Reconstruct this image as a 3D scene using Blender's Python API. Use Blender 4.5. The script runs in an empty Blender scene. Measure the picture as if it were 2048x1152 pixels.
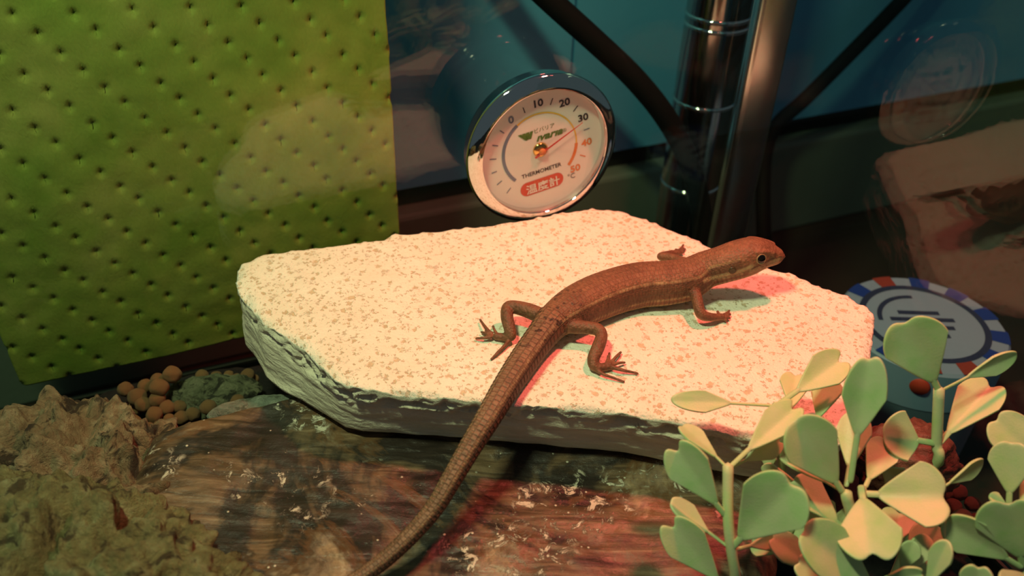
import bpy, bmesh, math, random
import numpy as np
from mathutils import Vector, Matrix, noise
from mathutils.bvhtree import BVHTree

random.seed(7)
S = bpy.context.scene
COL = S.collection
R = math.radians

# ------------------------------------------------------------------ camera
FPX = 1700.0                       # focal length in pixels of the 2048 x 1152 frame
PITCH, ROLL = 36.0, 1.8
CAMZ = 0.200
ZT = 0.060                         # height of the basking stone's top above the tank floor
CAMROT = (Matrix.Rotation(R(90 - PITCH), 3, 'X') @ Matrix.Rotation(R(ROLL), 3, 'Z'))
CAMLOC = Vector((0, 0, CAMZ))
cam = bpy.data.cameras.new('camera')
cam.sensor_width = 36.0
cam.lens = 36.0 * FPX / 2048.0
cam.clip_start = 0.005
cam.clip_end = 20
cam.dof.use_dof = True
cam.dof.focus_distance = 0.218
cam.dof.aperture_fstop = 16.0
camo = bpy.data.objects.new('camera', cam)
camo.matrix_world = Matrix.Translation(CAMLOC) @ CAMROT.to_4x4()
COL.objects.link(camo)
S.camera = camo

# ------------------------------------------------------------------ world, lamps, exposure
S.view_settings.view_transform = 'Standard'
S.view_settings.look = 'None'
S.view_settings.gamma = 1.0
S.view_settings.use_curve_mapping = False
S.view_settings.exposure = 0.0
w = bpy.data.worlds.new('world'); S.world = w
w.use_nodes = True
w.node_tree.nodes['Background'].inputs[0].default_value = (0.55, 0.75, 0.8, 1)
w.node_tree.nodes['Background'].inputs[1].default_value = 0.085     # dim cool light of the room, the same from every side

def lamp(name, kind, loc, target, energy, color, **kw):
    l = bpy.data.lights.new(name, kind)
    l.energy = energy; l.color = color
    for k, v in kw.items(): setattr(l, k, v)
    o = bpy.data.objects.new(name, l)
    o.location = loc
    o.rotation_euler = (Vector(target) - Vector(loc)).to_track_quat('-Z', 'Y').to_euler()
    COL.objects.link(o)
    return o
# white terrarium tube lamp above the tank, to the left, and red heat lamp above its right back part
lamp('white_terrarium_lamp_offscreen', 'AREA', (-0.082, 0.078, 0.37), (0.00, 0.17, 0.05), 0.76, (0.80, 1.0, 0.54),
     shape='RECTANGLE', size=0.05, size_y=0.018)
lamp('red_heat_lamp_offscreen', 'SPOT', (0.088, 0.212, 0.285), (0.058, 0.195, 0.06), 2.5, (1.0, 0.13, 0.10),
     shadow_soft_size=0.010, spot_size=R(88), spot_blend=1.0)
# ------------------------------------------------------------------ pixel helpers
def ray(px, py):
    return CAMROT @ Vector(((px - 1024) / FPX, (576 - py) / FPX, -1.0))
def at_depth(px, py, d):
    return CAMLOC + ray(px, py) * d
def at_z(px, py, z):
    r = ray(px, py)
    return CAMLOC + r * ((z - CAMZ) / r.z)
def at_plane(px, py, p0, n):
    r = ray(px, py)
    return CAMLOC + r * ((p0 - CAMLOC).dot(n) / r.dot(n))
def depth_of(p):
    return -(CAMROT.transposed() @ (p - CAMLOC)).z
def px2m(px, p):
    return px * depth_of(p) / FPX

# ------------------------------------------------------------------ object helpers
def tag(o, label=None, cat=None, group=None, kind=None):
    if label: o['label'] = label
    if cat: o['category'] = cat
    if group: o['group'] = group
    if kind: o['kind'] = kind
    return o
def empty(name, loc=(0, 0, 0)):
    o = bpy.data.objects.new(name, None)
    o.empty_display_size = 0.01
    o.location = loc
    COL.objects.link(o)
    return o
def link(name, me, mat=None, parent=None, smooth=True):
    o = bpy.data.objects.new(name, me)
    COL.objects.link(o)
    if mat is not None and not me.materials: me.materials.append(mat)
    if smooth and len(me.polygons): me.polygons.foreach_set('use_smooth', [True] * len(me.polygons))
    if parent is not None: o.parent = parent
    return o
def from_bm(name, bm, mat=None, parent=None, smooth=True):
    bmesh.ops.recalc_face_normals(bm, faces=bm.faces)
    me = bpy.data.meshes.new(name); bm.to_mesh(me); bm.free()
    return link(name, me, mat, parent, smooth)
def rebase(o, loc):
    """move the object's origin without moving its geometry (world-built meshes)"""
    o.data.transform(Matrix.Translation(-Vector(loc))); o.location = loc
    return o
def shade_angle(o, deg=35):
    try:
        o.data.set_sharp_from_angle(angle=R(deg))
    except Exception:
        pass
    return o
def bm_box(bm, x0, x1, y0, y1, z0, z1, m=None):
    v = [bm.verts.new((x, y, z)) for x in (x0, x1) for y in (y0, y1) for z in (z0, z1)]
    for f in ((0, 1, 3, 2), (4, 6, 7, 5), (0, 4, 5, 1), (2, 3, 7, 6), (0, 2, 6, 4), (1, 5, 7, 3)):
        bm.faces.new([v[i] for i in f])
    if m is not None: bmesh.ops.transform(bm, matrix=m, verts=v)
    return v
def bm_lathe(bm, prof, n=64, m=None, close=True):
    rings = []
    for r, z in prof:
        if r < 1e-9: rings.append([bm.verts.new((0, 0, z))])
        else: rings.append([bm.verts.new((r * math.cos(2 * math.pi * i / n), r * math.sin(2 * math.pi * i / n), z)) for i in range(n)])
    for a, b in zip(rings[:-1], rings[1:]):
        for i in range(n):
            j = (i + 1) % n
            f = []
            for q in (a[i % len(a)], a[j % len(a)], b[j % len(b)], b[i % len(b)]):
                if q not in f: f.append(q)
            if len(f) > 2: bm.faces.new(f)
    vs = [v for r in rings for v in r]
    if m is not None: bmesh.ops.transform(bm, matrix=m, verts=vs)
    return vs
def catmull(pts, k=8):
    P = [np.array(p, float) for p in pts]
    P = [2 * P[0] - P[1]] + P + [2 * P[-1] - P[-2]]
    out = []
    for i in range(1, len(P) - 2):
        for j in range(k):
            t = j / k
            out.append(0.5 * (2 * P[i] + (P[i + 1] - P[i - 1]) * t + (2 * P[i - 1] - 5 * P[i] + 4 * P[i + 1] - P[i + 2]) * t * t
                              + (3 * P[i] - 3 * P[i + 1] + P[i + 2] - P[i - 1]) * t ** 3))
    out.append(P[-2])
    return np.array(out)
def bm_tube(bm, pts, rad, n=12, ratio=None, up=Vector((0, 0, 1)), expo=2.0, cap=True):
    """closed tube through pts; rad = half width; ratio = half height / half width"""
    N = len(pts); rings = []
    pts = [Vector(p) for p in pts]
    for i in range(N):
        T = (pts[min(i + 1, N - 1)] - pts[max(i - 1, 0)]).normalized()
        U = (up - T * up.dot(T))
        if U.length < 0.1: U = Vector((0, 1, 0)) - T * T.y
        U.normalize(); W = T.cross(U)
        k = ratio[i] if ratio is not None else 1.0
        ring = []
        for j in range(n):
            a = 2 * math.pi * j / n
            c, s = math.cos(a), math.sin(a)
            c = math.copysign(abs(c) ** (2 / expo), c); s = math.copysign(abs(s) ** (2 / expo), s)
            ring.append(bm.verts.new(pts[i] + W * (c * rad[i]) + U * (s * rad[i] * k)))
        rings.append(ring)
    for a, b in zip(rings[:-1], rings[1:]):
        for j in range(n):
            bm.faces.new((a[j], a[(j + 1) % n], b[(j + 1) % n], b[j]))
    if cap:
        for ring, e, s in ((rings[0], 0, 1), (rings[-1], N - 1, -1)):
            q = pts[e] - (pts[min(1, N - 1)] - pts[0]).normalized() * rad[0] * 0.7 if e == 0 else pts[e] + (pts[-1] - pts[-2]).normalized() * rad[-1] * 0.7
            c = bm.verts.new(q)
            for j in range(n):
                bm.faces.new((ring[(j + 1) % n], ring[j], c))
    return rings

# ------------------------------------------------------------------ materials
class NT:
    def __init__(s, name):
        s.m = bpy.data.materials.new(name); s.m.use_nodes = True
        s.t = s.m.node_tree; s.b = s.t.nodes['Principled BSDF']; s.out = s.t.nodes['Material Output']
        s._tc = None
    def n(s, kind, **kw):
        nd = s.t.nodes.new(kind)
        for k, v in kw.items():
            if k in nd.inputs.keys():
                nd.inputs[k].default_value = v
            else: setattr(nd, k, v)
        return nd
    def l(s, a, b): s.t.links.new(a, b)
    def obj(s):
        if s._tc is None: s._tc = s.n('ShaderNodeTexCoord')
        return s._tc.outputs['Object']
    def mapping(s, scale=(1, 1, 1), rot=(0, 0, 0), src=None):
        m = s.n('ShaderNodeMapping'); m.inputs['Scale'].default_value = scale; m.inputs['Rotation'].default_value = rot
        s.l(src or s.obj(), m.inputs[0]); return m.outputs[0]
    def noise(s, scale, detail=4, rough=0.55, dist=0.0, vec=None):
        nd = s.n('ShaderNodeTexNoise'); nd.inputs['Scale'].default_value = scale
        nd.inputs['Detail'].default_value = detail; nd.inputs['Roughness'].default_value = rough; nd.inputs['Distortion'].default_value = dist
        s.l(vec or s.obj(), nd.inputs['Vector']); return nd.outputs['Fac']
    def voro(s, scale, feature='F1', vec=None, rnd=1.0):
        nd = s.n('ShaderNodeTexVoronoi', feature=feature); nd.inputs['Scale'].default_value = scale
        nd.inputs['Randomness'].default_value = rnd
        s.l(vec or s.obj(), nd.inputs['Vector']); return nd
    def ramp(s, fac, stops):
        nd = s.n('ShaderNodeValToRGB'); e = nd.color_ramp.elements
        while len(e) < len(stops): e.new(0.5)
        for i, (p, c) in enumerate(stops):
            e[i].position = p
            e[i].color = (c, c, c, 1) if isinstance(c, (int, float)) else (*c, 1)
        s.l(fac, nd.inputs[0]); return nd.outputs[0]
    def mix(s, fac, a, b, mode='MIX'):
        nd = s.n('ShaderNodeMix', data_type='RGBA', blend_type=mode)
        for sock, v in ((nd.inputs[0], fac), (nd.inputs[6], a), (nd.inputs[7], b)):
            if isinstance(v, (int, float)): sock.default_value = v
            elif isinstance(v, tuple): sock.default_value = (*v, 1)
            else: s.l(v, sock)
        return nd.outputs[2]
    def math(s, op, a, b=0.0):
        nd = s.n('ShaderNodeMath', operation=op)
        for sock, v in zip(nd.inputs, (a, b)):
            if isinstance(v, (int, float)): sock.default_value = v
            else: s.l(v, sock)
        return nd.outputs[0]
    def color(s, c):
        if isinstance(c, tuple): s.b.inputs['Base Color'].default_value = (*c, 1)
        else: s.l(c, s.b.inputs['Base Color'])
        return s
    def rough(s, r):
        if isinstance(r, (int, float)): s.b.inputs['Roughness'].default_value = r
        else: s.l(r, s.b.inputs['Roughness'])
        return s
    def bump(s, h, dist=0.001, strength=1.0):
        nd = s.n('ShaderNodeBump'); nd.inputs['Distance'].default_value = dist; nd.inputs['Strength'].default_value = strength
        s.l(h, nd.inputs['Height']); s.l(nd.outputs[0], s.b.inputs['Normal']); return s
    def set(s, **kw):
        for k, v in kw.items(): s.b.inputs[k.replace('_', ' ')].default_value = v
        return s

def plain(name, c, rough=0.5, metal=0.0, **kw):
    t = NT(name).color(c).rough(rough); t.set(Metallic=metal, **kw); return t.m

def m_cream_stone():
    t = NT('cream_speckled_stone')
    big = t.noise(60, 3)
    base = t.ramp(big, [(0.3, (0.84, 0.76, 0.62)), (0.7, (0.92, 0.86, 0.74))])
    wob = t.n('ShaderNodeTexNoise'); wob.inputs['Scale'].default_value = 1300; wob.inputs['Detail'].default_value = 4; t.l(t.obj(), wob.inputs['Vector'])
    off = t.n('ShaderNodeVectorMath', operation='SCALE'); t.l(wob.outputs['Color'], off.inputs[0]); off.inputs['Scale'].default_value = 0.0024
    add = t.n('ShaderNodeVectorMath', operation='ADD'); t.l(t.obj(), add.inputs[0]); t.l(off.outputs[0], add.inputs[1])
    v = add.outputs[0]
    masks = []
    for sc, thr in ((390, 0.22), (760, 0.24), (210, 0.13)):
        d = t.voro(sc, vec=v)
        gate = t.ramp(d.outputs['Color'], [(0.46, 0.0), (0.54, 1.0)])
        m = t.ramp(d.outputs['Distance'], [(thr, 1.0), (thr + 0.09, 0.0)])
        masks.append(t.mix(1.0, m, gate, 'MULTIPLY'))
    mm = t.mix(1.0, t.mix(1.0, masks[0], masks[1], 'LIGHTEN'), masks[2], 'LIGHTEN')
    n2 = t.ramp(t.noise(420, 5, 0.65, vec=v), [(0.60, 0.0), (0.66, 0.7)])
    mm = t.mix(1.0, mm, n2, 'LIGHTEN')
    spot = t.ramp(t.noise(500, 2), [(0.35, (0.44, 0.30, 0.14)), (0.65, (0.62, 0.46, 0.26))])
    col = t.mix(t.math('MULTIPLY', mm, 0.72), base, spot)
    t.color(col).rough(0.85)
    h = t.math('SUBTRACT', t.noise(1300, 4), t.math('MULTIPLY', mm, 0.35))
    t.bump(h, 0.0004, 0.9)
    return t.m
def m_stone_side():
    t = NT('broken_cream_stone')
    st = t.noise(1.0, 5, 0.6, 0.6, vec=t.mapping((90, 90, 420)))
    t.color(t.ramp(st, [(0.3, (0.66, 0.58, 0.45)), (0.55, (0.78, 0.70, 0.55)), (0.75, (0.87, 0.80, 0.66))])).rough(0.9)
    t.bump(t.math('ADD', st, t.math('MULTIPLY', t.noise(800, 5, 0.65), 0.5)), 0.0010, 0.9)
    return t.m
def m_fossil_wood():
    t = NT('dark_petrified_wood')
    st = t.mapping((45, 380, 60), (0, 0, R(-4)))
    wv = t.noise(1.0, 7, 0.62, 1.0, vec=st)
    col = t.ramp(wv, [(0.28, (0.028, 0.018, 0.012)), (0.46, (0.100, 0.062, 0.036)), (0.60, (0.18, 0.115, 0.068)), (0.76, (0.32, 0.23, 0.14))])
    big = t.noise(24, 5, 0.6, 1.2)
    dk = t.ramp(wv, [(0.3, (0.012, 0.009, 0.008)), (0.7, (0.045, 0.032, 0.026))])
    col = t.mix(t.ramp(big, [(0.44, 1.0), (0.50, 0.0)]), col, dk)
    pv = t.noise(20, 6, 0.68, 0.8, vec=t.mapping((1, 1, 1), (0.4, 0.9, 0.3)))
    pale = t.ramp(pv, [(0.53, 0.0), (0.60, 1.0)])
    pc = t.ramp(t.noise(150, 6, 0.7, 0.6), [(0.3, (0.13, 0.07, 0.04)), (0.45, (0.24, 0.17, 0.12)), (0.58, (0.36, 0.25, 0.15)), (0.7, (0.5, 0.40, 0.28))])
    col = t.mix(t.math('MULTIPLY', pale, 0.85), col, pc)
    rim = t.ramp(pv, [(0.50, 0.0), (0.53, 1.0), (0.56, 0.0)])
    col = t.mix(t.math('MULTIPLY', rim, 0.6), col, (0.15, 0.07, 0.03))
    crust = t.ramp(t.noise(230, 8, 0.75, 0.8), [(0.54, 0.0), (0.585, 1.0)])
    crust = t.mix(1.0, crust, t.ramp(t.noise(42, 3, vec=t.mapping((1, 1, 1), (0, 0.5, 2))), [(0.52, 0.0), (0.57, 1.0)]), 'MULTIPLY')
    dots = t.voro(420)
    dm = t.mix(1.0, t.ramp(dots.outputs['Distance'], [(0.10, 1.0), (0.17, 0.0)]), t.ramp(dots.outputs['Color'], [(0.72, 0.0), (0.76, 1.0)]), 'MULTIPLY')
    crust = t.mix(1.0, crust, dm, 'LIGHTEN')
    col = t.mix(crust, col, (0.60, 0.54, 0.43))
    t.color(col)
    t.rough(t.ramp(t.noise(70, 4), [(0.35, 0.16), (0.65, 0.5)]))
    h = t.math('ADD', t.math('MULTIPLY', wv, 0.5), t.math('MULTIPLY', t.noise(700, 6, 0.65), 0.5))
    t.bump(t.math('ADD', h, t.math('MULTIPLY', crust, 0.5)), 0.0006, 0.7)
    return t.m
def m_rough_rock(name, a, b, c, dark, scale=120):
    t = NT(name)
    n1 = t.noise(scale, 8, 0.65, 0.5)
    col = t.ramp(n1, [(0.30, a), (0.5, b), (0.68, c)])
    n2 = t.noise(scale * 1.1, 6, 0.65, 0.8, vec=t.mapping((1, 1, 1), (1, 2, 0)))
    col = t.mix(t.ramp(n2, [(0.40, 0.95), (0.475, 0.0)]), col, dark)
    t.color(col).rough(0.9)
    t.bump(t.math('ADD', t.noise(scale * 4, 8, 0.7, 0.5), t.math('MULTIPLY', n2, 1.5)), 0.0025, 1.0)
    return t.m
def m_clay(name, a, b):
    t = NT(name)
    oi = t.n('ShaderNodeObjectInfo')
    col = t.mix(oi.outputs['Random'], a, b)
    col = t.mix(t.math('MULTIPLY', t.ramp(t.noise(350, 5), [(0.4, 0.0), (0.75, 1.0)]), 0.6), col, (0.09, 0.045, 0.02))
    t.color(col).rough(0.55)
    t.bump(t.noise(1200, 4), 0.0004, 0.8)
    return t.m
def m_leaf():
    t = NT('pale_rubbery_leaf')
    oi = t.n('ShaderNodeObjectInfo')
    n = t.noise(110, 3)
    g = t.mix(oi.outputs['Random'], (0.50, 0.60, 0.27), (0.38, 0.55, 0.22))
    k = t.mix(oi.outputs['Random'], (0.60, 0.57, 0.33), (0.52, 0.58, 0.32))
    col = t.mix(t.ramp(n, [(0.34, 0.0), (0.56, 1.0)]), g, k)
    blush = t.ramp(t.noise(70, 2, vec=t.mapping((1, 1, 1), (2, 1, 3))), [(0.70, 0.0), (0.80, 1.0)])
    col = t.mix(t.math('MULTIPLY', blush, 0.35), col, (0.52, 0.26, 0.13))
    t.color(col).rough(0.42)
    t.set(Specular_IOR_Level=0.35, Subsurface_Weight=0.15, Subsurface_Scale=0.002)
    t.b.inputs['Subsurface Radius'].default_value = (0.6, 1.0, 0.3)
    t.bump(t.noise(2600, 2), 0.00012, 0.4)
    return t.m
def m_sheet():
    t = NT('green_quilted_sheet')
    n = t.noise(32, 4, 0.55)
    col = t.ramp(n, [(0.32, (0.21, 0.30, 0.032)), (0.52, (0.34, 0.37, 0.060)), (0.70, (0.48, 0.42, 0.10))])
    weave = t.noise(1.0, 3, vec=t.mapping((1600, 1600, 900)))
    col = t.mix(t.math('MULTIPLY', weave, 0.28), col, (0.10, 0.13, 0.012))
    t.color(col).rough(0.95)
    t.bump(weave, 0.0003, 0.4)
    return t.m
def m_glass(name, tint=(1, 1, 1), f0=0.04, rough=0.0):
    """thin clear pane: straight-through transmission with a Fresnel (Schlick) mirror on both faces"""
    t = NT(name)
    tr = t.n('ShaderNodeBsdfTransparent'); tr.inputs[0].default_value = (*tint, 1)
    gl = t.n('ShaderNodeBsdfGlossy'); gl.inputs['Roughness'].default_value = rough
    lw = t.n('ShaderNodeLayerWeight'); lw.inputs[0].default_value = 0.5
    p5 = t.math('POWER', lw.outputs['Facing'], 5.0)
    fr = t.math('ADD', t.math('MULTIPLY', p5, 1 - f0), f0)
    mx = t.n('ShaderNodeMixShader'); t.l(fr, mx.inputs[0]); t.l(tr.outputs[0], mx.inputs[1]); t.l(gl.outputs[0], mx.inputs[2])
    t.l(mx.outputs[0], t.out.inputs['Surface'])
    return t.m
def m_skin():
    t = NT('brown_lizard_skin')
    ca = t.n('ShaderNodeAttribute', attribute_name='skin_color')
    uv = t.n('ShaderNodeAttribute', attribute_name='scale_uv')
    fine = t.noise(900, 4, 0.6)
    col = t.mix(t.math('MULTIPLY', t.ramp(fine, [(0.35, 1.0), (0.65, 0.0)]), 0.45), ca.outputs['Color'],
                t.mix(1.0, ca.outputs['Color'], (0.40, 0.36, 0.34), 'MULTIPLY'))
    # scale joints
    br = t.n('ShaderNodeTexBrick'); t.l(uv.outputs['Vector'], br.inputs['Vector'])
    br.inputs['Scale'].default_value = 1.0; br.inputs['Brick Width'].default_value = 1.0; br.inputs['Row Height'].default_value = 1.0
    br.inputs['Mortar Size'].default_value = 0.085; br.inputs['Mortar Smooth'].default_value = 0.6; br.offset = 0.5
    sep = t.n('ShaderNodeSeparateXYZ'); t.l(uv.outputs['Vector'], sep.inputs[0])
    bf = t.math('MULTIPLY', br.outputs['Fac'], sep.outputs['Z'])
    col = t.mix(t.math('MULTIPLY', bf, 0.4), col, t.mix(1.0, col, (0.35, 0.30, 0.28), 'MULTIPLY'))
    t.color(col).rough(0.58)
    t.set(Specular_IOR_Level=0.4)
    h = t.math('ADD', t.math('MULTIPLY', bf, -1.0), t.math('MULTIPLY', t.voro(1500).outputs['Distance'], -0.5))
    t.bump(h, 0.00034, 1.0)
    return t.m

M = dict(
    stone=m_cream_stone(), stone_side=m_stone_side(), wood=m_fossil_wood(),
    brown_rock=m_rough_rock('rough_brown_rock', (0.16, 0.10, 0.048), (0.34, 0.24, 0.13), (0.54, 0.42, 0.26), (0.045, 0.028, 0.016)),
    yellow_rock=m_rough_rock('rough_ochre_rock', (0.17, 0.13, 0.05), (0.30, 0.25, 0.10), (0.44, 0.40, 0.20), (0.085, 0.055, 0.022), 150),
    moss_rock=m_rough_rock('mossy_grey_rock', (0.09, 0.10, 0.05), (0.21, 0.22, 0.12), (0.34, 0.33, 0.2), (0.03, 0.03, 0.015), 180),
    pale_chip=m_rough_rock('pale_blue_grey_chip', (0.20, 0.24, 0.19), (0.32, 0.36, 0.28), (0.45, 0.45, 0.34), (0.14, 0.16, 0.11), 150),
    clay=m_clay('brown_clay', (0.36, 0.185, 0.072), (0.27, 0.145, 0.06)),
    red_clay=m_clay('red_clay', (0.20, 0.062, 0.038), (0.15, 0.05, 0.032)),
    soil=m_rough_rock('black_soil', (0.006, 0.006, 0.005), (0.010, 0.009, 0.008), (0.018, 0.016, 0.013), (0.004, 0.004, 0.004), 300),
    leaf=m_leaf(), sheet=m_sheet(), glass=m_glass('tank_glass', (0.93, 0.97, 0.95)), lens=m_glass('lens_glass', (0.97, 0.97, 0.97)),
    cup=m_glass('clear_suction_rubber', (0.80, 0.86, 0.88), 0.05, 0.08),
    skin=m_skin(),
    chrome=plain('chrome', (0.75, 0.75, 0.75), 0.04, 1.0), steel=plain('dark_chrome_post', (0.42, 0.42, 0.43), 0.13, 1.0),
    brushed=plain('polished_corner_metal', (0.85, 0.85, 0.88), 0.20, 1.0),
    gold=plain('brass', (0.80, 0.52, 0.16), 0.15, 1.0),
    black=plain('black_rubber', (0.006, 0.006, 0.006), 0.7, 0.0, Specular_IOR_Level=0.15), frame=plain('black_plastic', (0.008, 0.008, 0.007), 0.3),
    dial=plain('white_dial', (0.78, 0.76, 0.72), 0.6), ink=plain('black_print', (0.03, 0.02, 0.03), 0.6),
    red_print=plain('red_print', (0.62, 0.06, 0.03), 0.6), orange_print=plain('orange_print', (0.70, 0.20, 0.05), 0.6),
    yellow_print=plain('yellow_print', (0.75, 0.48, 0.06), 0.6), blue_print=plain('grey_blue_print', (0.15, 0.20, 0.30), 0.6),
    green_print=plain('green_print', (0.08, 0.18, 0.03), 0.6), white_print=plain('white_print', (0.8, 0.78, 0.72), 0.6),
    needle=plain('red_needle', (0.55, 0.02, 0.02), 0.35),
    eye=plain('black_eye', (0.004, 0.003, 0.003), 0.06), eyelid=plain('pale_eye_ring', (0.30, 0.20, 0.10), 0.5), ear=plain('dark_eardrum', (0.055, 0.04, 0.018), 0.3),
    tub=plain('pale_plastic_tub', (0.16, 0.21, 0.28), 0.4), tub_blue=plain('blue_label_print', (0.02, 0.06, 0.35), 0.5),
    tub_white=plain('white_label_in_dim_light', (0.32, 0.44, 0.62), 0.5), tub_dark=plain('dark_label_ring', (0.035, 0.05, 0.12), 0.5),  # white lid label: dim bluish light is put into its colour
    tub_red=plain('red_label_print', (0.35, 0.06, 0.04), 0.5),
)
def m_wall(name, a, b, rough=0.7):
    t = NT(name); t.color(t.ramp(t.noise(14, 3), [(0.3, a), (0.7, b)])).rough(rough); t.bump(t.noise(400, 3), 0.0004, 0.3); return t.m
M['blue'] = m_wall('blue_wall_paint', (0.11, 0.40, 0.66), (0.14, 0.46, 0.72))
M['greygreen'] = m_wall('grey_green_board', (0.13, 0.16, 0.12), (0.17, 0.20, 0.15))
M['brown'] = m_wall('dark_brown_shelf', (0.035, 0.02, 0.014), (0.055, 0.032, 0.02))

# ------------------------------------------------------------------ the setting: blue wall, board and shelf behind the tank
SHELF = -0.050
A2 = R(24.0)
base_pt = at_z(1700, 432, SHELF)
WM = Matrix.Translation(base_pt) @ Matrix.Rotation(A2, 4, 'Z')      # x along the wall, y away from the camera
def struct(name, boxes, mat, lab):
    bm = bmesh.new()
    for b in boxes: bm_box(bm, *b)
    o = from_bm(name, bm, mat, None, False); o.matrix_world = WM
    return tag(o, lab, 'wall' if 'wall' in name else ('floor' if name == 'floor' else 'board'), None, 'structure')
bd = struct('baseboard_back', [(-0.9, 0.9, 0, 0.018, 0, 0.0556)], M['greygreen'], 'grey green board along the foot of the blue wall')
bv = bd.modifiers.new('bevel', 'BEVEL'); bv.width = 0.002; bv.segments = 2
struct('trim_1', [(-0.9, 0.9, 0.010, 0.02, 0.0556, 0.066)], M['frame'], 'black gap strip between the board and the blue wall')
struct('wall_back', [(-0.9, -0.185, 0.006, 0.03, 0.066, 0.9), (-0.1835, 0.9, 0.006, 0.03, 0.066, 0.9), (-0.19, -0.18, 0.008, 0.03, 0.066, 0.9)], M['blue'], 'blue painted wall panel behind the tank')
fl = struct('floor', [(-1.0, 1.0, -1.0, 0.03, -0.02, 0.0)], M['brown'], 'dark brown shelf surface under the tank')

# ------------------------------------------------------------------ terrarium tank
A1 = R(23.0)
NB = Vector((math.sin(A1), -math.cos(A1), 0))         # inward normal of the back pane
DB = Vector((math.cos(A1), math.sin(A1), 0))          # along the back pane, to the right
TSC = 0.262 / 0.281
TC = at_depth(1092, 308, 0.262)                       # thermometer's face centre
G0 = TC - NB * 0.0185 * TSC                                 # a point of the back pane's inner face
CORNER = at_plane(1437, 250, G0, NB); CORNER.z = 0
tank = empty('glass_terrarium', (CORNER.x, CORNER.y, SHELF))
tag(tank, 'clear glass terrarium with black bottom frame enclosing the lizard and stones', 'terrarium')
TM = Matrix.Translation((CORNER.x, CORNER.y, 0)) @ Matrix.Rotation(A1, 4, 'Z')    # x along back pane to the right, y outward
def tank_part(name, boxes, mat, bevel=0):
    bm = bmesh.new()
    for b in boxes: bm_box(bm, *b)
    o = from_bm(name, bm, mat, None, False)
    o.parent = tank; o.matrix_parent_inverse = Matrix.Identity(4)
    o.matrix_local = Matrix.Translation(-tank.location) @ TM
    if bevel:
        b = o.modifiers.new('bevel', 'BEVEL'); b.width = bevel; b.segments = 2
    return o
L1, L2 = 0.262, 0.30
tank_part('glass_pane', [(-L1, -0.001, 0.0, 0.003, 0.001, 0.26)], M['glass'])
tank_part('glass_pane', [(0.0, 0.003, -L2, 0.003, 0.001, 0.26)], M['glass'])
tank_part('tank_base', [(-L1, 0.003, -L2, 0.003, SHELF, 0.0)], M['frame'])
tank_part('bottom_frame', [(-L1 - 0.004, 0.006, 0.0035, 0.006, SHELF, 0.008)], M['frame'], 0.001)
tank_part('bottom_frame', [(0.0035, 0.006, -L2, 0.0032, SHELF, 0.008)], M['frame'], 0.001)
tank_part('corner_post', [(-L1 - 0.012, -L1, -0.004, 0.010, SHELF, 0.26)], M['frame'], 0.001)
# polished corner strip with shallow flutes
bm = bmesh.new()
prof = []
for i in range(121):
    a = -0.25 * math.pi + i / 120 * 1.5 * math.pi
    r = 0.0066 + 0.0005 * math.cos(a * 7)
    prof.append((r * math.cos(a - R(20)), r * math.sin(a - R(20))))
lo = [bm.verts.new((x + 0.0125, y - 0.002, SHELF)) for x, y in prof]; hi = [bm.verts.new((x + 0.0125, y - 0.002, 0.26)) for x, y in prof]
for i in range(len(prof)):
    j = (i + 1) % len(prof); bm.faces.new((lo[i], lo[j], hi[j], hi[i]))
bm.faces.new(lo[::-1]); bm.faces.new(hi)
o = from_bm('corner_strip', bm, M['brushed']); o.parent = tank; o.matrix_local = Matrix.Translation(-tank.location) @ TM
shade_angle(o, 50); o['label'] = 'polished metal corner strip'

# substrate
soil_z = 0.006
me = bpy.data.meshes.new('dark_substrate')
nx, ny = 90, 90
vs, fs = [], []
for j in range(ny + 1):
    for i in range(nx + 1):
        x = -L1 + 0.001 + (L1 - 0.002) * i / nx; y = -L2 + (L2 - 0.001) * j / ny
        p = TM @ Vector((x, y, 0))
        z = soil_z + 0.002 * noise.noise(p * 60) + 0.001 * noise.noise(p * 300)
        # heaps that carry the clay pellets and the rocks
        q = at_z(330, 800, 0.015)
        z += 0.008 * math.exp(-((p.x - q.x) ** 2 + ((p.y - q.y) * 1.2) ** 2) / 0.035 ** 2)
        vs.append((p.x, p.y, z))
for j in range(ny):
    for i in range(nx):
        a = j * (nx + 1) + i; fs.append((a, a + 1, a + nx + 2, a + nx + 1))
me.from_pydata(vs, [], fs)
sub = link('dark_substrate', me, M['soil']); tag(sub, 'dark soil covering the tank floor between the stones', 'soil', None, 'stuff')
subtree = BVHTree.FromPolygons(vs, fs)

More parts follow.
